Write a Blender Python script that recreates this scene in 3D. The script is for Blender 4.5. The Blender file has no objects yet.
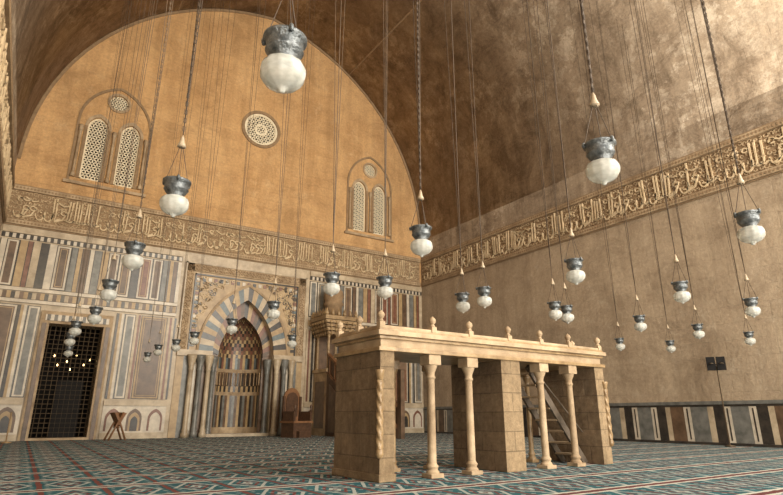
import bpy, math, random
from mathutils import Vector, geometry
random.seed(7)
W=19.2
D=26.5
ZS=10.3; RISE=10.9

# ------------------------------------------------------------------ materials
class NT:
    def __init__(s,name):
        s.m=bpy.data.materials.new(name); s.m.use_nodes=True
        s.t=s.m.node_tree; s.n=s.t.nodes; s.l=s.t.links
        s.b=s.n['Principled BSDF']
        s.tc=s.n.new('ShaderNodeTexCoord')
    def new(s,t,**k):
        n=s.n.new(t)
        for a,b in k.items(): setattr(n,a,b)
        return n
    def link(s,a,b): s.l.new(a,b)
    def noise(s,scale,detail=4,vec=None,rough=.6,dist=0,stretch=None):
        n=s.new('ShaderNodeTexNoise'); n.inputs['Scale'].default_value=scale
        n.inputs['Detail'].default_value=detail; n.inputs['Roughness'].default_value=rough
        n.inputs['Distortion'].default_value=dist
        v=vec or s.tc.outputs['Object']
        if stretch:
            mp=s.new('ShaderNodeMapping'); mp.inputs['Scale'].default_value=stretch
            s.link(v,mp.inputs[0]); v=mp.outputs[0]
        s.link(v,n.inputs['Vector']); return n.outputs['Fac']
    def ramp(s,fac,stops):
        r=s.new('ShaderNodeValToRGB'); e=r.color_ramp.elements
        while len(e)<len(stops): e.new(.5)
        for i,(p,c) in enumerate(stops):
            e[i].position=p; e[i].color=(c[0],c[1],c[2],1)
        s.link(fac,r.inputs[0]); return r.outputs[0]
    def mix(s,fac,a,b,mode='MIX'):
        m=s.new('ShaderNodeMix',data_type='RGBA',blend_type=mode)
        for sock,v in ((m.inputs[0],fac),(m.inputs[6],a),(m.inputs[7],b)):
            if hasattr(v,'links'): s.link(v,sock)
            elif isinstance(v,(int,float)): sock.default_value=v
            else: sock.default_value=(v[0],v[1],v[2],1)
        return m.outputs[2]
    def math(s,op,a,b=0.0):
        m=s.new('ShaderNodeMath',operation=op)
        for i,v in enumerate((a,b)):
            if hasattr(v,'links'): s.link(v,m.inputs[i])
            else: m.inputs[i].default_value=v
        return m.outputs[0]
    def xyz(s):
        x=s.new('ShaderNodeSeparateXYZ'); s.link(s.tc.outputs['Object'],x.inputs[0]); return x.outputs
    def comb(s,a,b):
        x=s.new('ShaderNodeCombineXYZ')
        s.link(a,x.inputs[0]); s.link(b,x.inputs[1]); return x.outputs[0]
    def bump(s,h,st=.3,d=.02):
        b=s.new('ShaderNodeBump'); b.inputs['Strength'].default_value=st; b.inputs['Distance'].default_value=d
        s.link(h,b.inputs['Height']); s.link(b.outputs[0],s.b.inputs['Normal'])
    def done(s,col,rough=.8,metal=0):
        if hasattr(col,'links'): s.link(col,s.b.inputs['Base Color'])
        else: s.b.inputs['Base Color'].default_value=(*col,1)
        s.b.inputs['Roughness'].default_value=rough; s.b.inputs['Metallic'].default_value=metal
        return s.m

def simple(name,c1,c2,scale=3,rough=.7,metal=0,bst=.15,bscale=30,spec=None,grime=0):
    k=NT(name); col=k.ramp(k.noise(scale,5),[(.3,c1),(.7,c2)])
    if grime: col=k.mix(grime,col,k.ramp(k.noise(1.3,7,rough=.75),[(.35,(.45,.40,.36)),(.6,(1.1,1.1,1.1))]),'MULTIPLY')
    k.bump(k.noise(bscale,3),bst,.01)
    if spec is not None: k.b.inputs['Specular IOR Level'].default_value=spec
    return k.done(col,rough,metal)

def masonry(name,c1,c2,stain,ax,blk=(1.1,.42),mortar_dark=.8,stain_lo=.52,stain_hi=.68,fine=.35,streak=.5,patch=1.7,blot=.5,c2b=.9):
    k=NT(name); o=k.xyz(); v=k.comb(o[ax],o[2])
    big=k.noise(.35,6,rough=.65); med=k.noise(patch,8,rough=.78)
    col=k.ramp(big,[(.32,c1),(.68,c2)])
    zone=k.ramp(k.noise(.22,2),[(.42,(.15,.15,.15)),(.6,(1,1,1))])
    col=k.mix(k.math('MULTIPLY',k.ramp(med,[(stain_lo,(0,0,0)),(stain_hi,(1,1,1))]),zone),col,stain)
    st=k.ramp(k.noise(1.0,6,rough=.7,stretch=(1.6,1.6,.12)),[(.35,(.60,.56,.52)),(.62,(1.08,1.08,1.08))])
    col=k.mix(streak,col,st,'MULTIPLY')
    bl=k.ramp(k.noise(.6,9,rough=.8,dist=.6),[(.38,(.46,.42,.38)),(.51,(.95,.95,.95)),(.62,(1.1,1.1,1.1))])
    col=k.mix(blot,col,bl,'MULTIPLY')
    br=k.new('ShaderNodeTexBrick'); k.link(v,br.inputs['Vector'])
    br.inputs['Scale'].default_value=1; br.inputs['Brick Width'].default_value=blk[0]; br.inputs['Row Height'].default_value=blk[1]
    br.inputs['Mortar Size'].default_value=.010; br.inputs['Mortar Smooth'].default_value=.5
    br.inputs['Color1'].default_value=(1,1,1,1); br.inputs['Color2'].default_value=(c2b,)*3+(1,)
    br.inputs['Mortar'].default_value=(mortar_dark,)*3+(1,)
    col=k.mix(.8,col,br.outputs['Color'],'MULTIPLY')
    fn=k.ramp(k.noise(9,8,rough=.85),[(.3,(.5,.48,.46)),(.65,(1.15,1.15,1.15))])
    col=k.mix(fine+.3,col,fn,'MULTIPLY')
    k.bump(k.math('ADD',k.noise(9,6,rough=.75),k.math('MULTIPLY',br.outputs['Fac'],-.4)),.6,.04)
    return k.done(col,.9)

M={}
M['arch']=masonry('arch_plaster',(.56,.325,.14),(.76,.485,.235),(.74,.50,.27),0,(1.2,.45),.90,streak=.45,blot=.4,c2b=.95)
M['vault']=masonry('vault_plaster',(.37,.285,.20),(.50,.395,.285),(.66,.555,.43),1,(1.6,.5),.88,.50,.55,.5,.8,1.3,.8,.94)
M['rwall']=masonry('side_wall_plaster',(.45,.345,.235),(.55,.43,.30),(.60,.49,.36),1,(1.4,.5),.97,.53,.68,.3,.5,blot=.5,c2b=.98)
M['stone']=masonry('platform_stone_shaded',(.20,.135,.075),(.32,.225,.135),(.40,.31,.20),1,(.52,.30),.55,fine=.65,patch=4,blot=.8,c2b=.75)  # end-face copy; its shade is put into the darker colour
M['stonex']=masonry('platform_stone_lit',(.26,.18,.10),(.40,.29,.17),(.50,.39,.25),0,(.52,.30),.55,fine=.65,patch=4,blot=.7,c2b=.78)  # front-face copy, painted lighter as the lit side
M['trim']=simple('carved_limestone',(.36,.255,.15),(.54,.41,.265),2.5,.75,bst=.6,grime=.7)
M['honey']=simple('honey_marble',(.25,.16,.075),(.46,.32,.17),7,.35,bst=.3,grime=.7)
M['cream']=simple('cream_marble',(.42,.33,.22),(.58,.48,.34),3,.4,grime=.6)
M['white']=simple('white_marble',(.50,.44,.35),(.70,.62,.50),4,.35,grime=.4)
M['grey']=simple('grey_marble',(.10,.10,.09),(.22,.215,.195),4,.35)
M['dark']=simple('black_marble',(.018,.016,.015),(.06,.048,.038),5,.3)
M['red']=simple('porphyry',(.13,.05,.03),(.24,.11,.07),6,.35)
M['brown']=simple('brown_marble',(.07,.042,.024),(.18,.11,.066),3,.35)
M['yellow']=simple('yellow_marble',(.36,.24,.12),(.50,.36,.19),4,.4,grime=.5)
M['blue']=simple('blue_grey_marble',(.07,.095,.105),(.15,.185,.19),5,.35)
M['letter']=simple('carved_letters',(.58,.44,.26),(.74,.59,.39),3,.8,bst=.5,grime=.4)
M['ground']=simple('inscription_ground',(.22,.145,.08),(.34,.23,.13),5,.9,bst=.6)
M['scroll']=simple('inscription_scrolls',(.44,.32,.19),(.60,.46,.29),5,.9,bst=.6,grime=.4)
M['wood']=simple('dark_wood',(.05,.024,.012),(.11,.055,.028),8,.5)
M['wood2']=simple('orange_wood',(.16,.075,.032),(.26,.125,.055),8,.5)
M['lwood']=simple('weathered_wood',(.06,.045,.03),(.13,.095,.065),8,.6)
M['iron']=simple('aged_iron',(.07,.05,.03),(.14,.10,.06),10,.5,.4)
M['black']=simple('dark_room_and_case_black',(.006,.005,.005),(.01,.009,.008),3,.95)  # doorway darkness put into the colour; also plain black speaker cases
M['metal']=simple('engraved_pewter',(.06,.07,.075),(.28,.30,.31),14,.36,.65,bst=.9,bscale=50)
M['chain']=simple('chain_metal',(.05,.035,.025),(.10,.07,.045),20,.6,.5)
M['stucco']=simple('window_stucco',(.72,.62,.44),(.84,.75,.56),3,.8)
M['wdark']=simple('window_backing',(.03,.022,.016),(.06,.045,.03),3,.8)
k=NT('milk_glass'); k.b.inputs['Transmission Weight'].default_value=.4; k.b.inputs['IOR'].default_value=1.3
col=k.ramp(k.noise(9,3,stretch=(1,1,2.5)),[(.3,(.54,.55,.50)),(.7,(.86,.86,.80))]); M['glass']=k.done(col,.15)
k=NT('warm_bulb'); k.b.inputs['Emission Color'].default_value=(1,.66,.28,1); k.b.inputs['Emission Strength'].default_value=6; M['bulb']=k.done((1,.8,.5))

# carpet
k=NT('prayer_carpet'); o=k.xyz()
def frac(v,p): return k.math('FRACT',k.math('DIVIDE',v,p))
def rng(v,a,b): return k.math('MULTIPLY',k.math('GREATER_THAN',v,a),k.math('LESS_THAN',v,b))
wob=k.math('MULTIPLY',k.math('SUBTRACT',k.noise(6,2),.5),.06)
X=k.math('ADD',o[0],wob); Y=k.math('ADD',o[1],wob)
fx=frac(X,.66); fy=frac(Y,1.2)
ax=k.math('ABSOLUTE',k.math('SUBTRACT',fx,.5)); ay=k.math('ABSOLUTE',k.math('SUBTRACT',fy,.5))
base=k.ramp(k.noise(1.5,5),[(.3,(.018,.075,.095)),(.7,(.045,.145,.165))])
dia=k.math('ADD',k.math('MULTIPLY',ax,1.1),ay)
col=k.mix(rng(dia,.37,.45),base,(.40,.42,.39))
col=k.mix(rng(dia,.20,.27),col,(.16,.05,.045))
col=k.mix(rng(dia,.0,.13),col,(.40,.43,.40))
col=k.mix(rng(dia,.0,.05),col,(.15,.05,.045))
col=k.mix(rng(ax,.455,.5),col,(.17,.06,.05))
col=k.mix(k.math('GREATER_THAN',ay,.45),col,(.14,.05,.05))
col=k.mix(rng(ay,.40,.45),col,(.56,.55,.48))
fx2=k.math('ABSOLUTE',k.math('SUBTRACT',frac(X,.165),.5)); fy2=k.math('ABSOLUTE',k.math('SUBTRACT',frac(Y,.17),.5))
dots=k.math('LESS_THAN',k.math('ADD',fx2,fy2),.22)
col=k.mix(k.math('MULTIPLY',dots,.6),col,(.40,.44,.42))
k.bump(k.noise(150,2),.3,.01); M['carpet']=k.done(col,.95)
k.b.inputs['Specular IOR Level'].default_value=.1
M['court']=simple('court_paving',(.5,.44,.36),(.6,.54,.45),1,.8)

# ------------------------------------------------------------------ mesh builder
class MB:
    def __init__(s): s.v=[];s.f=[];s.mi=[];s.sm=[];s.mats=[]
    def m(s,name):
        if name not in s.mats: s.mats.append(name)
        return s.mats.index(name)
    def add(s,vs,fs,mat,smooth=False):
        b=len(s.v); s.v+= [tuple(p) for p in vs]; i=s.m(mat)
        for f in fs: s.f.append([b+q for q in f]); s.mi.append(i); s.sm.append(smooth)
    def box(s,a,b,mat):
        x0,y0,z0=[min(a[i],b[i]) for i in range(3)]; x1,y1,z1=[max(a[i],b[i]) for i in range(3)]
        s.add([(x0,y0,z0),(x1,y0,z0),(x1,y1,z0),(x0,y1,z0),(x0,y0,z1),(x1,y0,z1),(x1,y1,z1),(x0,y1,z1)],
              [(0,3,2,1),(4,5,6,7),(0,1,5,4),(1,2,6,5),(2,3,7,6),(3,0,4,7)],mat)
    def lathe(s,prof,c,mat,n=16,smooth=True,rib=0,ribn=8):
        vs=[];fs=[]
        for r,z in prof:
            for i in range(n):
                a=2*math.pi*i/n; rr=r*(1+rib*math.cos(ribn*a))
                vs.append((c[0]+rr*math.cos(a),c[1]+rr*math.sin(a),c[2]+z))
        for j in range(len(prof)-1):
            for i in range(n):
                fs.append((j*n+i,j*n+(i+1)%n,(j+1)*n+(i+1)%n,(j+1)*n+i))
        fs.append(tuple(range(n-1,-1,-1))); fs.append(tuple((len(prof)-1)*n+i for i in range(n)))
        s.add(vs,fs,mat,smooth)
    def tube(s,p,q,r,mat,n=5):
        p=Vector(p);q=Vector(q);d=(q-p).normalized()
        u=d.orthogonal().normalized();w=d.cross(u)
        vs=[]
        for e in (p,q):
            for i in range(n):
                a=2*math.pi*i/n; vs.append(e+u*r*math.cos(a)+w*r*math.sin(a))
        fs=[(i,(i+1)%n,n+(i+1)%n,n+i) for i in range(n)]+[tuple(range(n-1,-1,-1)),tuple(range(n,2*n))]
        s.add(vs,fs,mat,n>6)
    def prism(s,pts,fr,d0,d1,mat,holes=None):
        if holes:
            loops=[[Vector((x,y,0)) for x,y in pts]]+[[Vector((x,y,0)) for x,y in h] for h in holes]
            tri=geometry.tessellate_polygon(loops)
            flat=[p for l in loops for p in l]
            for d in (d0,d1): s.add([fr(p.x,p.y,d) for p in flat],tri,mat)
            for l in loops: s._side(l,fr,d0,d1,mat)
        else:
            l=[Vector((x,y,0)) for x,y in pts]; n=len(l)
            s.add([fr(p.x,p.y,d1) for p in l],[tuple(range(n))],mat)
            s.add([fr(p.x,p.y,d0) for p in l],[tuple(range(n-1,-1,-1))],mat)
            s._side(l,fr,d0,d1,mat)
    def _side(s,l,fr,d0,d1,mat):
        n=len(l); vs=[fr(p.x,p.y,d0) for p in l]+[fr(p.x,p.y,d1) for p in l]
        s.add(vs,[(i,(i+1)%n,n+(i+1)%n,n+i) for i in range(n)],mat)
    def rect(s,fr,s0,s1,z0,z1,d0,d1,mat):
        s.prism([(s0,z0),(s1,z0),(s1,z1),(s0,z1)],fr,d0,d1,mat)
    def band(s,outer,inner,fr,d0,d1,mat,closed=False):
        n=len(outer)
        for i in range(n if closed else n-1):
            j=(i+1)%n
            s.prism([outer[i],outer[j],inner[j],inner[i]],fr,d0,d1,mat)
    def obj(s,name,loc=(0,0,0),rot=0,parent=None,bevel=0):
        me=bpy.data.meshes.new(name); me.from_pydata(s.v,[],s.f)
        for q in s.mats: me.materials.append(M[q])
        me.polygons.foreach_set('material_index',s.mi); me.polygons.foreach_set('use_smooth',s.sm)
        import bmesh
        bm=bmesh.new(); bm.from_mesh(me); bmesh.ops.recalc_face_normals(bm,faces=bm.faces); bm.to_mesh(me); bm.free()
        me.update(); ob=bpy.data.objects.new(name,me); bpy.context.collection.objects.link(ob)
        ob.location=loc; ob.rotation_euler=(0,0,rot)
        if parent: ob.parent=parent
        if bevel:
            b=ob.modifiers.new('bevel','BEVEL'); b.width=bevel; b.segments=2; b.limit_method='ANGLE'
        return ob
BK=lambda s,z,d:(-W+s,-d,z)
RT=lambda s,z,d:(-d,-s,z)
LF=lambda s,z,d:(-W+d,-s,z)
def arch(cx,half,zs,rise,n=12):
    if rise<half*1.001: rise=half*1.001
    e=(rise*rise-half*half)/(2*half); R=half+e
    a1=math.atan2(rise,e); L=[]
    for i in range(n+1):
        a=math.pi-a1*i/n
        L.append((cx+e+R*math.cos(a),zs+R*math.sin(a)))
    Rr=[(2*cx-x,z) for x,z in L[:-1]][::-1]
    return L+Rr
def archpoly(cx,half,z0,zs,rise,n=8):
    return [(cx+half,z0),(cx-half,z0)]+arch(cx,half,zs,rise,n)
def circle(cx,cz,r,n=24): return [(cx+r*math.cos(2*math.pi*i/n),cz+r*math.sin(2*math.pi*i/n)) for i in range(n)]
def ribbon(mb,pts,w0,w1,fr,d0,d1,mat):
    n=len(pts); L=[];R=[]
    for i,(x,y) in enumerate(pts):
        a=pts[max(0,i-1)];b=pts[min(n-1,i+1)]
        dx,dy=b[0]-a[0],b[1]-a[1]; l=math.hypot(dx,dy) or 1
        t=i/(n-1); w=(w0*(1-t)+w1*t)*.5
        L.append((x-dy/l*w,y+dx/l*w)); R.append((x+dy/l*w,y-dx/l*w))
    vs=[fr(*p,d1) for p in L]+[fr(*p,d1) for p in R]+[fr(*p,d0) for p in L]+[fr(*p,d0) for p in R]
    fs=[]
    for i in range(n-1):
        fs+=[(i,i+1,n+i+1,n+i),(2*n+i,2*n+i+1,i+1,i),(n+i,n+i+1,3*n+i+1,3*n+i)]
    mb.add(vs,fs,mat)
def spiral(x,y,r,a,sg=1,N=9,k=40): return [(x+r*(1-t/(N+2))*math.cos(math.radians(a+sg*t*k)),y+r*(1-t/(N+2))*math.sin(math.radians(a+sg*t*k))) for t in range(N)]

# ------------------------------------------------------------------ room shell
floor=MB(); floor.add([(-W-.6,-D,0),(.6,-D,0),(.6,4,0),(-W-.6,4,0)],[(0,1,2,3)],'carpet'); floor.obj('floor')
g=MB(); g.add([(-45,-70,-.05),(26,-70,-.05),(26,-D,-.05),(-45,-D,-.05)],[(0,1,2,3)],'court'); g.obj('courtyard_ground')
prof=arch(W/2,W/2,ZS,RISE,22)
MC=9.45
LAN=[(2.5,10.0),(3.75,10.0),(15.15,10.2),(16.4,10.2)]
door_open=[(2.05,0.001),(3.85,0.001),(3.85,4.1),(2.05,4.1)]
mih_open=[(MC-1.35,.001)]+arch(MC,1.35,3.45,2.35,12)+[(MC+1.35,.001)]
wb=MB()
wb.prism([(0,0),(W,0),(W,7.65),(0,7.65)],BK,-.7,0,'cream',holes=[door_open,mih_open])
up=[(W,7.65)]+[(x,z) for x,z in prof[::-1]]+[(0,7.65)]
lh=[[(cx-.38,z0),(cx+.38,z0)]+arch(cx,.38,z0+2.35,.5,6)[::-1] for cx,z0 in LAN]
lh+= [circle(3.12,13.75,.36),circle(15.78,13.85,.36),circle(MC,14.45,.85,32)]
wb.prism(up,BK,-.7,0,'arch',holes=lh)
wb.obj('wall_back')
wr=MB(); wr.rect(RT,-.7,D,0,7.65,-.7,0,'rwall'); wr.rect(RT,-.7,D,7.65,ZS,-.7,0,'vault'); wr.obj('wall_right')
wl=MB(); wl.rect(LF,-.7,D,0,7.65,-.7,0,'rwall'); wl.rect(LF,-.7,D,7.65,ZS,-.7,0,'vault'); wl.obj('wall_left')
vt=MB()
n=len(prof); vs=[(-W+x,.7,z) for x,z in prof]+[(-W+x,-D,z) for x,z in prof]
po=arch(W/2,W/2+.7,ZS,RISE+.8,22)
vs+=[(-W+x,.7,z) for x,z in po]+[(-W+x,-D,z) for x,z in po]
fs=[(i,i+1,n+i+1,n+i) for i in range(n-1)]+[(2*n+i,2*n+i+1,3*n+i+1,3*n+i) for i in range(n-1)]+[(i,i+1,2*n+i+1,2*n+i) for i in range(n-1)]+[(n+i,n+i+1,3*n+i+1,3*n+i) for i in range(n-1)]
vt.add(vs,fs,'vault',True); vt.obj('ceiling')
sm=MB()
for idx in (29,15):
    x,z=prof[idx]; sm.tube((-W+x,0,z),(-W+x,-D,z),.05,'ground',6)
sm.obj('trim_vault_seam')
rim=MB(); inner=[(W/2+(x-W/2)*.988,ZS+(z-ZS)*.988) for x,z in prof]
rim.band(prof,inner,BK,0,.05,'ground'); rim.obj('trim_arch_edge')

# ------------------------------------------------------------------ inscription band
def arc(cx,cy,rx,ry,a0,a1,n=9): return [(cx+rx*math.cos(math.radians(a0+(a1-a0)*i/n)),cy+ry*math.sin(math.radians(a0+(a1-a0)*i/n))) for i in range(n+1)]
def inscription(name,fr,s0,s1,z0,z1):
    mb=MB(); h=z1-z0; b=.17
    mb.rect(fr,s0,s1,z0+b,z1-b,0,.02,'ground')
    mb.rect(fr,s0,s1,z0,z0+b,0,.10,'trim'); mb.rect(fr,s0,s1,z1-b,z1,0,.12,'trim')
    mb.rect(fr,s0,s1,z0-.05,z0-.01,0,.05,'ground'); mb.rect(fr,s0,s1,z1+.02,z1+.06,0,.05,'ground')
    zb=z0+b; H=h-2*b
    x=s0+.07
    while x<s1-.1:
        for zz,dd in ((z0+b/2,.10),(z1-b/2,.12)):
            mb.prism([(x,zz-.05),(x+.045,zz),(x,zz+.05),(x-.045,zz)],fr,dd,dd+.015,'ground')
        x+=.115
    x=s0+.09
    while x<s1-.1:
        for row in range(6):
            r=random.uniform(.055,.095); cy=zb+H*(.09+.165*row)+random.uniform(-.02,.02); a=random.uniform(0,360); sg=random.choice((-1,1))
            pts=[(px,min(zb+H-.01,max(zb+.01,py))) for px,py in spiral(x,cy,r,a,sg,8,42)]
            ribbon(mb,pts,.03,.018,fr,.02,.05,'scroll')
        x+=.145
    x=s0+.25
    while x<s1-.35:
        ty=random.random()
        if ty<.5:
            lean=random.uniform(-.03,.04)
            for j in range(random.choice((1,2,2,3))):
                if x>s1-.3: break
                hh=random.uniform(.82,.97)
                ribbon(mb,[(x+lean,zb+H*hh),(x+lean*.6,zb+H*.6),(x,zb+H*.28),(x-.05,zb+H*.18)],.055,.034,fr,.02,.085,'letter')
                x+=random.uniform(.09,.14)
            ribbon(mb,[(x+.05,zb+H*.24),(x-.12,zb+H*.17),(x-.3,zb+H*.22)],.06,.04,fr,.02,.085,'letter')
        elif ty<.78:
            ribbon(mb,arc(x+.12,zb+H*.34,.15,H*.25,190,370),.03,.065,fr,.02,.085,'letter'); x+=.22
            if random.random()<.7: ribbon(mb,arc(x-.1,zb+H*.70,.08,.07,0,330),.04,.04,fr,.02,.085,'letter')
        else:
            ribbon(mb,arc(x+.08,zb+H*.45,.085,.085,-40,300),.045,.045,fr,.02,.085,'letter')
            ribbon(mb,[(x+.2,zb+H*.5),(x+.05,zb+H*.2),(x-.2,zb+H*.12)],.045,.055,fr,.02,.085,'letter')
            ribbon(mb,[(x+.22,zb+H*.72),(x+.05,zb+H*.68),(x-.2,zb+H*.8)],.04,.05,fr,.02,.085,'letter'); x+=.18
        for _ in range(2):
            cx,cy=x+random.uniform(-.2,.1),zb+random.uniform(.35,.95)*H*.95; q=.03
            mb.prism([(cx-q,cy),(cx,cy-q),(cx+q,cy),(cx,cy+q)],fr,.02,.085,'letter')
        x+=random.uniform(.02,.06)
    return mb.obj(name)
inscription('trim_inscription_back',BK,0.02,W-.14,7.68,9.2)
inscription('trim_inscription_right',RT,0.14,D-.1,7.68,9.2)
inscription('trim_inscription_left',LF,0.14,D-.1,7.68,9.2)

# ------------------------------------------------------------------ windows
def lattice(mb,poly,fr,d,th=.035,pitch=.17):
    x0=min(p[0] for p in poly);x1=max(p[0] for p in poly);z0=min(p[1] for p in poly);z1=max(p[1] for p in poly)
    cx,cz=(x0+x1)/2,(z0+z1)/2; R=math.hypot(x1-x0,z1-z0)/2
    def inside(x,y):
        c=False;n=len(poly);j=n-1
        for i in range(n):
            xi,yi=poly[i];xj,yj=poly[j]
            if (yi>y)!=(yj>y) and x<(xj-xi)*(y-yi)/(yj-yi)+xi: c=not c
            j=i
        return c
    for ang in (0,60,120):
        a=math.radians(ang+30);dx,dy=math.cos(a),math.sin(a);nx,ny=-dy,dx
        m=int(R/pitch)+1
        for i in range(-m,m+1):
            st=None;N=80
            for q in range(N+1):
                t=-R+2*R*q/N; px=cx+nx*i*pitch+dx*t;py=cz+ny*i*pitch+dy*t
                ins=inside(px,py)
                if ins and st is None: st=(px,py)
                if (not ins or q==N) and st is not None:
                    if math.hypot(px-st[0],py-st[1])>.08: ribbon(mb,[st,(px,py)],th,th,fr,d-.04,d,'stucco')
                    st=None
def window(name,l1,l2,oc):
    mb=MB(); cx=(l1[0]+l2[0])/2; z0=l1[1]
    for (c,zz) in (l1,l2):
        inn=arch(c,.38,zz+2.35,.5,6); out=arch(c,.50,zz+2.35,.66,6)
        mb.band(out,inn,BK,0,.05,'trim'); mb.rect(BK,c-.5,c-.38,zz,zz+2.35,0,.05,'ground'); mb.rect(BK,c+.38,c+.5,zz,zz+2.35,0,.05,'ground')
        poly=[(c+.38,zz),(c-.38,zz)]+inn
        mb.prism(poly,BK,-.3,-.26,'wdark'); lattice(mb,poly,BK,-.12,.05,.185)
        bi=arch(c,.32,zz+2.35,.43,6); mb.band(inn,bi,BK,-.14,-.08,'stucco')
        mb.rect(BK,c-.38,c-.32,zz,zz+2.35,-.14,-.08,'stucco'); mb.rect(BK,c+.32,c+.38,zz,zz+2.35,-.14,-.08,'stucco'); mb.rect(BK,c-.38,c+.38,zz,zz+.07,-.14,-.08,'stucco')
    mb.band(circle(oc[0],oc[1],.46),circle(oc[0],oc[1],.36),BK,0,.05,'trim',True)
    mb.prism(circle(oc[0],oc[1],.36),BK,-.3,-.26,'wdark'); lattice(mb,circle(oc[0],oc[1],.36),BK,-.06,.05,.16)
    h=1.42; A=arch(cx,h,z0+2.6,1.9,12); B=arch(cx,h-.1,z0+2.6,1.78,12)
    mb.band(A,B,BK,0,.05,'ground')
    for sg in (-1,1): mb.rect(BK,cx+sg*h,cx+sg*(h-.1),z0-.2,z0+2.6,0,.05,'ground')
    mb.rect(BK,cx-h-.1,cx+h+.1,z0-.3,z0-.18,0,.12,'trim')
    for xx in (l1[0]-.62,cx,l2[0]+.62):
        mb.lathe([(.09,0),(.09,.12),(.055,.18),(.055,2.0),(.085,2.1),(.1,2.3)],(-W+xx,-.08,z0),'trim',8)
    mb.obj(name)
window('window_1',LAN[0],LAN[1],(3.12,13.75)); window('window_2',LAN[2],LAN[3],(15.78,13.85))
mb=MB(); mb.band(circle(MC,14.45,1.0,32),circle(MC,14.45,.85,32),BK,0,.06,'ground',True)
mb.prism(circle(MC,14.45,.85,32),BK,-.3,-.26,'wdark'); lattice(mb,circle(MC,14.45,.85,32),BK,-.04,.07,.2)
mb.band(circle(MC,14.45,.85,32),circle(MC,14.45,.74,32),BK,-.08,-.0,'stucco',True)
mb.band(circle(MC,14.45,.32,16),circle(MC,14.45,.22,16),BK,-.08,-.02,'stucco',True)
mb.obj('window_3')

# ------------------------------------------------------------------ marble panelling
pn=MB()
def slab(s0,s1,z0,z1,mat,fr=BK,frame='white',d=.05):
    pn.rect(fr,s0,s1,z0,z1,0,d*.5,'dark')
    pn.rect(fr,s0+.03,s1-.03,z0+.03,z1-.03,0,d,frame)
    if s1-s0>.2: pn.rect(fr,s0+.09,s1-.09,z0+.09,z1-.09,0,d+.015,mat)
    if s1-s0>.45:
        pn.rect(fr,s0+.13,s1-.13,z0+.13,z1-.13,0,d+.018,'yellow'); pn.rect(fr,s0+.155,s1-.155,z0+.155,z1-.155,0,d+.025,mat)
def joggle(s0,s1,z0,z1,mats,step,d=.06):
    x=s0;i=0
    while x<s1-.01:
        e=min(s1,x+step); pn.rect(BK,x,e,z0,z1,0,d,mats[i%len(mats)]); x=e;i+=1
seqU=['brown','white','grey','yellow','red','cream','dark','white','red','grey','yellow']
def upper(s0,s1,z0,z1,seed):
    rnd=random.Random(seed); x=s0; i=seed
    while x<s1-.12:
        w=rnd.choice((.16,.2,.26,.26,.4,.5)); e=min(s1,x+w)
        if s1-e<.15: e=s1
        m=seqU[i%len(seqU)]
        if w>.35: slab(x,e,z0,z1,rnd.choice(('brown','red','grey','brown')))
        else:
            pn.rect(BK,x,e,z0,z1,0,.04,m); pn.rect(BK,x,x+.025,z0,z1,0,.045,'dark')
        x=e;i+=1
for s0,s1,sd in ((.05,6.45,1),(12.45,W-.05,5)):
    pn.rect(BK,s0,s1,7.35,7.6,0,.09,'cream'); joggle(s0,s1,7.16,7.33,['dark','white'],.11)
    upper(s0,s1,5.35,7.1,sd)
    pn.rect(BK,s0,s1,5.2,5.32,0,.08,'white'); joggle(s0,s1,4.92,5.17,['yellow','dark','cream','brown'],.13); pn.rect(BK,s0,s1,4.78,4.9,0,.08,'white')
def lower(lst,z0=1.45,z1=4.7):
    for a,b,m in lst:
        if m in('s1','s2'):
            x=a;i=0;ms=['dark','yellow','white','grey'] if m=='s1' else ['cream','red','cream','dark']
            while x<b-.02:
                e=min(b,x+.09); pn.rect(BK,x,e,z0,z1,0,.04,ms[i%4]); x=e;i+=1
        else: slab(a,b,z0,z1,m,frame='white' if (b-a)<1 else 'yellow')
lower([(.05,1.0,'brown'),(1.0,1.3,'s1'),(1.3,1.7,'grey'),(4.25,4.55,'s1'),(4.55,4.95,'grey'),(4.95,5.15,'s2'),(5.15,6.15,'brown'),(6.15,6.5,'s2')])
lower([(12.4,12.75,'s2'),(12.75,13.7,'brown'),(13.7,14.1,'s1'),(14.1,14.6,'grey'),(14.6,15.0,'s2'),(15.0,15.9,'red'),(15.9,16.3,'s1'),(16.3,16.9,'brown'),(16.9,17.3,'s1'),(17.3,18.2,'red'),(18.2,18.6,'s1'),(18.6,19.1,'grey')])
def dado(s0,s1,fr):
    pn.rect(fr,s0,s1,1.2,1.4,0,.1,'cream'); pn.rect(fr,s0,s1,0,.22,0,.1,'cream')
    n=max(1,round((s1-s0)/.78)); w=(s1-s0)/n
    for i in range(n):
        c=s0+w*(i+.5); pn.rect(fr,c-w/2,c+w/2,.22,1.2,0,.04,'white')
        pn.prism(archpoly(c,w*.36,.28,.72,w*.5,5),fr,.04,.055,'brown' if i%2 else 'red')
        pn.prism(archpoly(c,w*.26,.28,.68,w*.38,5),fr,.055,.07,'white' if i%2==0 else 'yellow')
        if i%2: pn.prism(archpoly(c,w*.17,.28,.62,w*.26,5),fr,.07,.08,'dark')
dado(.05,1.7,BK); dado(4.25,6.5,BK); dado(12.4,W-.05,BK)
pn.obj('trim_marble_panelling')
sq=['grey','white','dark','cream','brown','white','grey','cream','dark','white']
ws=[.5,.2,.30,.16,.44,.22,.52,.18,.30,.20]
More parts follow.
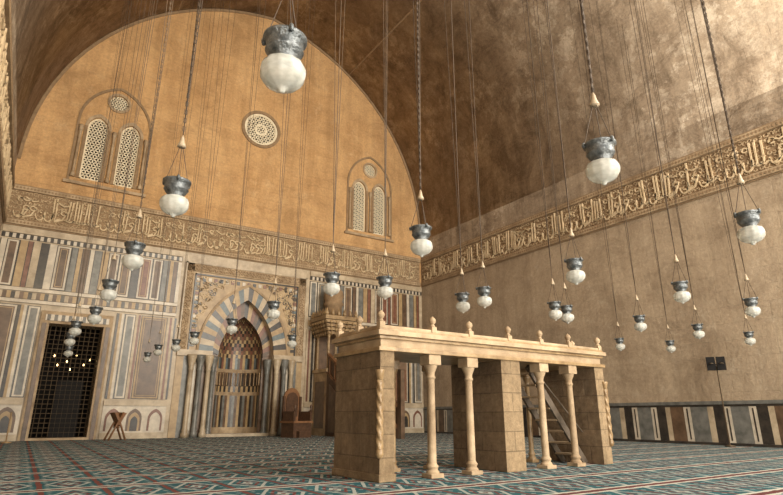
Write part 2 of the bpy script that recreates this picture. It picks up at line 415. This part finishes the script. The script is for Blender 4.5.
for nm,FRM in (('trim_dado_right',RT),('trim_dado_left',LF)):
    pd=MB(); pd.rect(FRM,.12,D-.1,1.16,1.26,0,.07,'grey'); pd.rect(FRM,.12,D-.1,1.10,1.16,0,.05,'dark'); pd.rect(FRM,.12,D-.1,0,.08,0,.06,'dark')
    x=.14;i=0
    while x<D-.6:
        w=ws[i%10]; pd.rect(FRM,x,x+w,.08,1.10,0,.04,sq[i%10])
        if sq[i%10]=='white': pd.rect(FRM,x+w*.40,x+w*.6,.14,1.05,.04,.045,'dark')
        x+=w;i+=1
    pd.obj(nm)

# ------------------------------------------------------------------ door with iron grille
dr=MB()
for a,b in ((1.75,2.05),(3.85,4.15)): dr.rect(BK,a,b,0,4.1,0,.12,'trim'); dr.rect(BK,a+.08,b-.08,0,4.1,.12,.15,'brown')
dr.rect(BK,1.75,4.15,4.1,4.55,0,.13,'trim'); dr.rect(BK,1.9,4.0,4.2,4.42,.13,.16,'white')
for i in range(9): dr.rect(BK,1.95+i*.23,2.06+i*.23,4.2,4.42,.16,.17,'dark')
dr.rect(BK,2.05,3.85,0,.08,-.5,.1,'trim')
x=2.13
while x<3.8: dr.tube(BK(x,.08,-.25),BK(x,4.1,-.25),.013,'iron'); x+=.165
z=.25
while z<4.05:
    dr.tube(BK(2.05,z,-.25),BK(3.85,z,-.25),.013,'iron'); z+=.165
dr.box(BK(2.65,.08,-.24),BK(3.5,2.1,-.3),'black')  # flat sheet painting the dark middle of the doorway
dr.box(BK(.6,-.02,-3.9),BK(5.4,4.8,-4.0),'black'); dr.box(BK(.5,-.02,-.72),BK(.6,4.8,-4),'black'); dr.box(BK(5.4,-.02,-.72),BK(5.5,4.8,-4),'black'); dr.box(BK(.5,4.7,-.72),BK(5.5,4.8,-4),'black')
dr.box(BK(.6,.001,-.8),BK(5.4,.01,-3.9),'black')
for a,b in ((2.6,2.75),(3.05,2.6),(3.5,2.8),(2.45,3.1),(3.2,3.15),(4.0,2.7),(2.9,2.9),(3.7,3.0)):
    dr.lathe([(.008,.03),(.022,.0),(.025,-.03),(.01,-.06)],BK(a,b,-1.6),'bulb',8)
    dr.tube(BK(a,b+.03,-1.6),BK(a,4.7,-1.6),.006,'chain')
dr.obj('door_1')

# ------------------------------------------------------------------ mihrab
mi=MB()
R=1.0; N=28
step=[(MC-1.35,0)]+arch(MC,1.35,3.45,2.35,12)+[(MC+1.35,0)]
inn=[(MC-R,0)]+arch(MC,R,3.35,1.75,12)+[(MC+R,0)]
mi.band(step,inn,BK,-.45,-.35,'brown')
o2=arch(MC,1.95,3.45,2.95,14); i2=arch(MC,1.35,3.45,2.35,14)
mats=['blue','cream','dark','yellow']
for i in range(len(o2)-1): mi.prism([o2[i],o2[i+1],i2[i+1],i2[i]],BK,0,.08,mats[i%4])
oo=arch(MC,2.05,3.45,3.07,14); mi.band(oo,o2,BK,0,.11,'trim')
o3=arch(MC,1.35,3.45,2.35,12); i3=arch(MC,1.0,3.35,1.75,12)
for i in range(len(o3)-1): mi.prism([o3[i],o3[i+1],i3[i+1],i3[i]],BK,-.36,-.30,['dark','yellow','red','brown'][i%4])
def P(a,z,rr=R): return (-W+MC+rr*math.cos(a),.45+rr*math.sin(a),z)
for i in range(N):
    a0=math.pi*i/N;a1=math.pi*(i+1)/N
    for (z0,z1,ms) in ((.0,.35,['trim']),(.35,1.7,['grey','dark','yellow','brown']),(1.7,1.85,['trim']),(1.85,2.1,['dark','yellow']),(2.1,2.7,['brown','dark']),(2.7,2.85,['trim']),(2.85,3.35,['blue','yellow','red','dark'])):  # recess shade put into the colour by darker marbles
        mi.add([P(a0,z0),P(a1,z0),P(a1,z1),P(a0,z1)],[(0,1,2,3)],ms[i%len(ms)])
for i in range(0,N+1,2):
    a=math.pi*i/N
    mi.lathe([(.04,0),(.025,.05),(.025,.48),(.045,.56)],P(a,2.12,.95),'honey',8)
K=16
for j in range(K):
    t0=j/K;t1=(j+1)/K
    def Q(a,t):
        r=R*max(math.cos(t*math.pi/2),0)**.8
        return (-W+MC+r*math.cos(a),.45+r*math.sin(a),3.35+1.75*math.sin(t*math.pi/2))
    for i in range(N):
        a0=math.pi*i/N;a1=math.pi*(i+1)/N; zz=(i%4 if i%4<3 else 1)
        mi.add([Q(a0,t0),Q(a1,t0),Q(a1,t1),Q(a0,t1)],[(0,1,2,3)],['dark','yellow','brown','red'][(j+zz)%4])  # hood shaded the same way, by darker colours
def fr_rect(s0,s1,z1,w,d,mat):
    mi.rect(BK,s0,s0+w,3.45,z1,0,d,mat); mi.rect(BK,s1-w,s1,3.45,z1,0,d,mat); mi.rect(BK,s0,s1,z1-w,z1,0,d,mat)
mi_s0,mi_s1=6.65,12.25
spand=[(mi_s0+.3,3.45),(mi_s0+.3,6.85),(mi_s1-.3,6.85),(mi_s1-.3,3.45)]+arch(MC,2.0,3.45,3.0,12)[::-1]
mi.prism(spand,BK,0,.04,'yellow')
fr_rect(mi_s0,mi_s1,7.15,.34,.09,'trim'); fr_rect(mi_s0+.4,mi_s1-.4,6.72,.06,.1,'dark'); fr_rect(mi_s0-.02,mi_s1+.02,7.2,.06,.12,'cream')
rnd=random.Random(3)
for sg in (-1,1):
    for q in range(16):
        z=3.6+q*.2; c=MC+sg*2.26
        mi.rect(BK,c-.10,c+.10,z,z+.13,.04,.07,['dark','blue','white','red'][q%4])
for q in range(17):
    c=MC-2.0+q*.25; mi.rect(BK,c-.07,c+.07,6.42,6.58,.04,.07,['dark','white','red'][q%3])
for _ in range(620):
    x=rnd.uniform(mi_s0+.5,mi_s1-.5); z=rnd.uniform(4.2,6.6)
    if math.hypot((x-MC)/2.1,(z-3.45)/3.12)<1.05: continue
    ribbon(mi,spiral(x,z,rnd.uniform(.05,.11),rnd.uniform(0,360)),.035,.02,BK,.04,.075,rnd.choice(['ground','dark','letter']))
q=3.52
while q<7.0:
    for x in (mi_s0+.17,mi_s1-.17):
        for dx in (-.07,.07): ribbon(mi,spiral(x+dx,q,.075,rnd.uniform(0,360),1,8),.025,.018,BK,.09,.12,'ground')
    q+=.13
x=mi_s0+.12
while x<mi_s1-.1:
    for dz in (-.07,.07): ribbon(mi,spiral(x,6.98+dz,.075,rnd.uniform(0,360),1,8),.025,.018,BK,.09,.12,'ground')
    x+=.13
for sg in (-1,1):
    for a,b,m in ((1.37,1.95,'brown'),(1.95,2.1,'white'),(2.1,2.5,'grey'),(2.5,2.78,'yellow')):
        mi.rect(BK,MC+sg*a,MC+sg*b,.0,3.2,0,.04,m)
    mi.rect(BK,MC+sg*1.36,MC+sg*2.8,3.2,3.45,0,.14,'cream')
    for c in (1.2,1.5,1.85,2.2):
        yy=.18 if c<1.4 else -.2
        mi.lathe([(.15,0),(.15,.15),(.11,.22),(.13,.28),(.1,.34),(.095,2.6),(.12,2.66),(.1,2.72),(.16,3.0),(.19,3.15),(.19,3.25)],(-W+MC+sg*c,yy,0),'grey' if c in(1.2,1.85) else 'cream',14)
mi.rect(BK,MC-1.35,MC+1.35,0,.12,-.44,.1,'cream')
mi.obj('mihrab_niche')

# ------------------------------------------------------------------ minbar
mn=MB(); hw=.55; X0=-W+13.35
mn.box((X0-hw,-1.5,0),(X0+hw,-.14,2.7),'trim')
mn.box((X0-hw-.01,-1.3,.3),(X0+hw+.01,-.35,2.3),'brown')
mn.box((X0-hw-.08,-1.58,2.7),(X0+hw+.08,-.14,2.84),'trim')
for a in (-1,1):
    for y in (-1.42,-.3): mn.lathe([(.1,0),(.07,.1),(.06,1.4),(.1,1.55)],(X0+a*(hw-.08),y,2.84),'honey',10)
mn.box((X0-hw+.1,-.3,2.84),(X0+hw-.1,-.16,4.4),'brown')
for j in range(4):
    e=.05+.08*j; mn.box((X0-hw-e,-1.5-e,4.39+.16*j),(X0+hw+e,-.16,4.39+.16*j+.13),'honey' if j%2 else 'ground')
    for a in range(7):
        xx=X0-hw-e+(2*(hw+e))*a/6; mn.lathe([(.01,-.1),(.06,-.02),(.05,.05)],(xx,-1.5-e,4.42+.16*j),'honey',6)
    for a in range(7):
        yy=-1.5-e+(1.3+e)*a/6; mn.lathe([(.01,-.1),(.06,-.02),(.05,.05)],(X0-hw-e,yy,4.42+.16*j),'honey',6)
mn.box((X0-hw-.3,-1.8,5.03),(X0+hw+.3,-.16,5.2),'honey')
for a in range(6):
    for sy in (0,1):
        xx=X0-hw-.2+a*.3; mn.lathe([(.06,0),(.1,.1),(.04,.25),(.01,.34)],(xx,-1.7 if sy==0 else -.3,5.2),'honey',8)
    mn.lathe([(.06,0),(.1,.1),(.04,.25),(.01,.34)],(X0-hw-.22,-1.6+a*.27,5.2),'honey',8)
mn.lathe([(.40,0),(.40,.6),(.5,.68),(.4,.8),(.48,1.05),(.42,1.3),(.2,1.55),(.06,1.7),(.09,1.8),(.05,1.9),(.08,1.98),(.01,2.25)],(X0,-.85,5.2),'ground',16,rib=.05,ribn=8)
for sx in (-1,1):
    xx=X0+sx*hw
    FR=lambda s,z,d,xx=xx,sx=sx:(xx-sx*d,-s,z)
    mn.prism([(1.5,0),(5.6,0),(5.6,.35),(1.5,2.6)],FR,0,.12,'wood')
    mn.prism([(1.5,2.75),(5.6,.5),(5.6,1.15),(1.5,3.4)],FR,.02,.08,'wood')
    mn.prism([(1.5,3.4),(5.6,1.15),(5.6,1.27),(1.5,3.52)],FR,-.03,.13,'wood2')
    mn.prism([(1.5,2.62),(5.6,.37),(5.6,.5),(1.5,2.75)],FR,-.03,.13,'wood2')
    for q in range(8):
        s=1.75+q*.5; zt=2.62-(s-1.5)*.549; mn.box((xx-.03,-s-.03,zt),(xx+.03,-s+.03,zt+.85),'wood2')
    for q in range(4):
        s=1.8+q*.85; top=2.3-(s+.7-1.5)*.549
        if top>.4: mn.prism([(s,.15),(s+.7,.15),(s+.7,max(top,.3)),(s,max(top+.38,.3))],FR,-.03,.0,'brown')
for q in range(10): mn.box((X0-hw+.1,-5.5+q*.4,0),(X0+hw-.1,-5.5+q*.4+.42,.24+q*.22),'cream')
for sx in (-1,1): mn.box((X0+sx*hw-.09,-5.85,0),(X0+sx*hw+.09,-5.6,2.9),'brown')
mn.box((X0-hw-.12,-5.9,2.55),(X0+hw+.12,-5.55,2.9),'brown')
for j in range(3): mn.box((X0-hw-.14-.05*j,-5.92-.05*j,2.9+.12*j),(X0+hw+.14+.05*j,-5.53+.05*j,3.0+.12*j),'honey')
mn.obj('minbar_pulpit')

# ------------------------------------------------------------------ dikka platform
dk=MB(); L=5.12; Dp=1.25; ZT=1.72
dk.box((-.04,-.04,ZT),(L+.04,Dp+.04,ZT+.06),'honey')
dk.box((.02,.02,ZT+.06),(L-.02,Dp-.02,ZT+.22),'trim')
dk.box((-.02,-.02,ZT+.175),(L+.02,Dp+.02,ZT+.22),'honey')
dk.box((-.07,-.07,ZT+.22),(L+.07,Dp+.07,ZT+.29),'trim')
dk.box((-.03,-.03,ZT+.29),(L+.03,Dp+.03,ZT+.325),'honey')
for (a,b) in (((0,.0),(L,.05)),((0,Dp-.05),(L,Dp)),((0,0),(.05,Dp)),((L-.05,0),(L,Dp))):
    dk.box((a[0],a[1],ZT+.325),(b[0],b[1],ZT+.37),'trim')
fin=[(.035,0),(.04,.02),(.02,.035),(.040,.055),(.056,.095),(.044,.13),(.018,.15),(.010,.165)]
def finial(px,py):
    dk.box((px-.048,py-.048,ZT+.325),(px+.048,py+.048,ZT+.42),'trim'); dk.lathe(fin,(px,py,ZT+.42),'trim',12)
for px in (.03,.98,1.74,2.62,3.42,4.2,L-.03):
    for py in (.03,Dp-.03): finial(px,py)
for px in (.03,L-.03): finial(px,.62)
def pier(x0,x1,y0,y1):
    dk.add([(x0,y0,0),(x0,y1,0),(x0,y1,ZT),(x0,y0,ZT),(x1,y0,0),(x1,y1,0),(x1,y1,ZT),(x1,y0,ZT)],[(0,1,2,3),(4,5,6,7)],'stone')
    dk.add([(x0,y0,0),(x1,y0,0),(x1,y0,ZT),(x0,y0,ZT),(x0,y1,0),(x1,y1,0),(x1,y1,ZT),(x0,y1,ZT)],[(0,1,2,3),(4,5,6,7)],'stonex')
pier(0,.24,.0,Dp); pier(2.38,2.82,0.0,Dp); pier(4.86,L,0.0,Dp)
colp=[(.085,0),(.085,.08),(.06,.11),(.078,.15),(.052,.19),(.05,.8),(.048,1.36),(.065,1.39),(.05,1.42),(.055,1.47),(.08,1.53),(.095,1.58)]
def col(x,y,sc=1,mat='trim'):
    dk.lathe([(r*sc,z) for r,z in colp],(x,y,0),mat,14); dk.box((x-.1*sc,y-.1*sc,1.57),(x+.1*sc,y+.1*sc,ZT),mat); dk.box((x-.1*sc,y-.1*sc,0),(x+.1*sc,y+.1*sc,.06),mat)
for x in (.98,1.74,3.42,4.2): col(x,.10,1.15)
for x in (.98,1.74,3.42,4.2): col(x,Dp-.15,.9,'honey')
def twist(x,y,z0,z1):
    n=12;K=28;vs=[];fs=[]
    for j in range(K+1):
        z=z0+(z1-z0)*j/K
        for i in range(n):
            a=2*math.pi*i/n; r=.045*(1+.22*math.cos(3*(a+j*.42))); vs.append((x+r*math.cos(a),y+r*math.sin(a),z))
    for j in range(K):
        for i in range(n): fs.append((j*n+i,j*n+(i+1)%n,(j+1)*n+(i+1)%n,(j+1)*n+i))
    dk.add(vs,fs,'honey',True)
    dk.lathe([(.03,0),(.055,.05),(.045,.12)],(x,y,z0-.12),'honey',12); dk.lathe([(.04,0),(.06,.1),(.065,.14)],(x,y,z1),'honey',12)
twist(.0,.0,.42,1.32); twist(L,.0,.42,1.32)
dk.box((-.02,-.02,0),(.26,Dp+.02,.1),'stonex')
DK=dk.obj('dikka_platform',(-13.41,-17.16,0),math.radians(1.5),bevel=.008)
ld=MB(); xa,xb=3.42,4.80
for yy in (.36,.86):
    p=Vector((xa,yy,1.70));q=Vector((xb,yy,.0)); d=(q-p).normalized(); nn=Vector((-d.z,0,d.x))*.06
    vs=[p-nn,p+nn,q+nn,q-nn]; ld.add([v+Vector((0,o,0)) for o in (-.025,.025) for v in vs],[(0,1,2,3),(7,6,5,4),(0,1,5,4),(1,2,6,5),(2,3,7,6),(3,0,4,7)],'lwood')
for i in range(8):
    t=(i+.6)/8.4; x=xa+(xb-xa)*t; z=1.70*(1-t); ld.box((x-.09,.36,z-.015),(x+.09,.86,z+.015),'trim')
ld.tube((xa+.1,.36,1.70),(xb,.36,.55),.014,'lwood',6)
ld.obj('wooden_ladder',parent=DK)

# ------------------------------------------------------------------ hanging lamps
lm=MB()
lm.lathe([(.130,.0),(.142,.004),(.142,-.012),(.122,-.022),(.118,-.085),(.124,-.092),(.116,-.10),(.10,-.13),(.072,-.152),(.08,-.16),(.068,-.17)],(0,0,0),'metal',24)
lm.lathe([(.068,-.165),(.095,-.176),(.128,-.195),(.140,-.222),(.143,-.25),(.138,-.285),(.118,-.32),(.088,-.345),(.05,-.362),(.024,-.37),(.02,-.385),(.008,-.392)],(0,0,0),'glass',48,rib=.018,ribn=12)
for i in range(3):
    a=2*math.pi*i/3+.4; lm.tube((.135*math.cos(a),.135*math.sin(a),0),(.012*math.cos(a),.012*math.sin(a),.42),.004,'chain',4)
    lm.lathe([(.012,-.03),(.02,0),(.012,.02)],(.14*math.cos(a),.14*math.sin(a),-.0),'metal',6)
lm.lathe([(.045,.40),(.042,.42),(.026,.46),(.02,.5),(.012,.52),(.006,.54)],(0,0,0),'cream',12)
tmp=lm.obj('tmp'); lamp_me=tmp.data; bpy.data.objects.remove(tmp)
LP=[(-16.0,-19.6),(-16.1,-15.7),(-11.8,-19.9),(-7.5,-19.7),(-11.8,-16.0),(-16.1,-12.0),(-16.1,-8.2),(-16.0,-3.9),(-16.3,-0.4),(-11.6,-12.0),(-10.3,-12.4),(-11.5,-7.9),(-11.6,-4.1),(-11.9,0.0),(-7.4,-12.9),(-7.4,-12.0),(-7.6,-16.1),(-3.5,-16.2),(-4.2,-12.6),(-3.4,-12.4),(0.2,-12.6),(0.3,-16.2),(3.8,-12.7),(7.5,-9.4),(7.6,-12.8),(4.8,-8.6),(-12.3,5.4),(-12.1,9.4),(-12.0,2.9),(-8.1,-1.4),(-16.24,3.2),(-15.98,8.3)]
g_=.66; SC=.95
def ceil_z(x):
    s=x+W
    for (a,za),(b,zb) in zip(prof,prof[1:]):
        if a<=s<=b: return za+(zb-za)*(s-a)/(b-a)
    return ZS
rg=random.Random(11)
for i,(x,y) in enumerate(LP):
    X_=-17.5+g_*(x+17.5); Y_=-23.7+g_*(y+23.7)
    ob=bpy.data.objects.new('hanging_lamp' ,lamp_me); bpy.context.collection.objects.link(ob)
    zt=3.055; ob.location=(X_,Y_,zt); ob.scale=(SC,SC,SC)
    ch=MB(); top=(ceil_z(X_)-zt-.03)/SC
    z=.54; q=0; near=(i<6)
    if near:
        while z<5.5:
            l=.055; w=.012
            dx,dy=(w,0) if q%2 else (0,w)
            ch.tube((dx,dy,z),(dx,dy,z+l),.0035,'chain',4); ch.tube((-dx,-dy,z),(-dx,-dy,z+l),.0035,'chain',4)
            ch.tube((-dx,-dy,z),(dx,dy,z),.0035,'chain',4); z+=l*.92;q+=1
    ch.tube((0,0,.54),(0,0,top),.007,'chain',4)
    for dx,dy in ((.16,.1),(-.12,.2)):
        xa_=dx*rg.uniform(.6,2.4); ya_=dy*rg.uniform(.5,2)
        ch.tube((0,0,.54),(xa_,ya_,(ceil_z(X_+xa_*SC)-zt-.03)/SC),.0055,'chain',4)
    ch.obj('chain',parent=ob)

# ------------------------------------------------------------------ small furniture
kb=MB()
kb.box((-.45,-.4,0),(.45,.4,.55),'wood'); kb.box((-.5,-.45,.55),(.5,.45,.63),'wood2')
for sx in (-.42,.42): kb.box((sx-.05,-.4,.63),(sx+.05,.4,1.0),'wood'); kb.lathe([(.05,0),(.03,.1),(.06,.2),(.0,.3)],(sx,-.38,1.0),'wood',8); kb.box((sx-.05,.3,.63),(sx+.05,.4,1.6),'wood')
kb.prism([(-.42,.63),(.42,.63),(.42,1.5)]+[(x,z) for x,z in arch(0,.42,1.5,.45,6)][::-1],lambda s,z,d:(s,.36+d,z),0,.06,'wood2')
kb.prism([(-.3,.8),(.3,.8),(.3,1.45)]+[(x,z) for x,z in arch(0,.3,1.45,.32,6)][::-1],lambda s,z,d:(s,.36-d,z),0,.03,'wood')
kb.box((-.3,-.6,0),(.3,-.4,.25),'wood')
kb.obj('koran_reader_chair',(-8.05,-2.2,0),math.radians(15))
qs=MB()
for a,b in (((-.3,0),(.12,.95)),((.3,0),(-.12,.95))):
    for y in (-.16,.16): qs.tube((a[0],y,0),(b[0],y,b[1]),.035,'wood2',8)
    qs.prism([(a[0]*.1,.55),(b[0]*1.0,.95),(b[0]*1.8,.93),(a[0]*.1+.02,.48)],lambda s,z,d:(s,d,z),-.2,.2,'wood2')
qs.tube((0,-.2,.45),(0,.2,.45),.03,'wood2',8)
qs.obj('folding_book_stand',(-14.55,-1.2,0),.3)
ps=MB(); ps.lathe([(.16,0),(.16,.03),(.02,.06),(.018,.85),(.035,.88),(.02,.95)],(0,0,0),'honey',12); ps.obj('barrier_post',(-17.75,-1.6,0))
sp=MB(); sp.lathe([(.14,0),(.14,.03),(.018,.05),(.015,2.3)],(0,0,0),'iron',10)
for sx in (-.13,.13):
    sp.box((sx-.11,-.08,2.12),(sx+.11,.1,2.5),'black'); sp.lathe([(.08,0),(.03,.03)],(sx,-.09,2.3),'iron',10)
sp.box((-.2,-.02,2.22),(.2,.02,2.28),'iron')
sp.obj('loudspeaker_stand',(-.55,-15.3,0),math.radians(-60))

# ------------------------------------------------------------------ light
w=bpy.data.worlds.new('world'); bpy.context.scene.world=w; w.use_nodes=True
w.node_tree.nodes['Background'].inputs[0].default_value=(1,.95,.88,1); w.node_tree.nodes['Background'].inputs[1].default_value=.9
def area(name,loc,rot,sx,sy,e,colr):
    l=bpy.data.lights.new(name,'AREA'); l.shape='RECTANGLE'; l.size=sx;l.size_y=sy;l.energy=e;l.color=colr
    o=bpy.data.objects.new(name,l); bpy.context.collection.objects.link(o); o.location=loc; o.rotation_euler=rot; return o
area('courtyard_daylight',(-5.5,-31,11),(math.radians(84),0,math.radians(8)),11,12,5000,(1,.92,.79))
area('vault_bounce_fill',(-11,-32,.6),(math.radians(122),0,math.radians(-4)),22,7,5200,(1,.92,.80))  # unseen lamp added as floor bounce, to brighten the vault
def spot(name,loc,tgt,e,size,colr,blend=.8):
    l=bpy.data.lights.new(name,'SPOT'); l.energy=e;l.spot_size=math.radians(size);l.spot_blend=blend;l.color=colr;l.shadow_soft_size=.6
    o=bpy.data.objects.new(name,l); bpy.context.collection.objects.link(o); o.location=loc
    o.rotation_euler=(Vector(tgt)-Vector(loc)).to_track_quat('-Z','Y').to_euler()
spot('arch_fill_spot',(-16,-22,8),(-13,0,9.5),3000,66,(1,.80,.52))  # added spot without a fixture, for warm glow on the arch wall

cam=bpy.data.cameras.new('camera'); co=bpy.data.objects.new('camera',cam); bpy.context.collection.objects.link(co)
co.location=(-17.5,-23.7,.85); co.rotation_euler=(math.radians(107.2),0,math.radians(-33.2)); cam.lens=542/783*36
cam.clip_start=.05; cam.clip_end=200
bpy.context.scene.camera=co
bpy.context.scene.view_settings.view_transform='Standard'
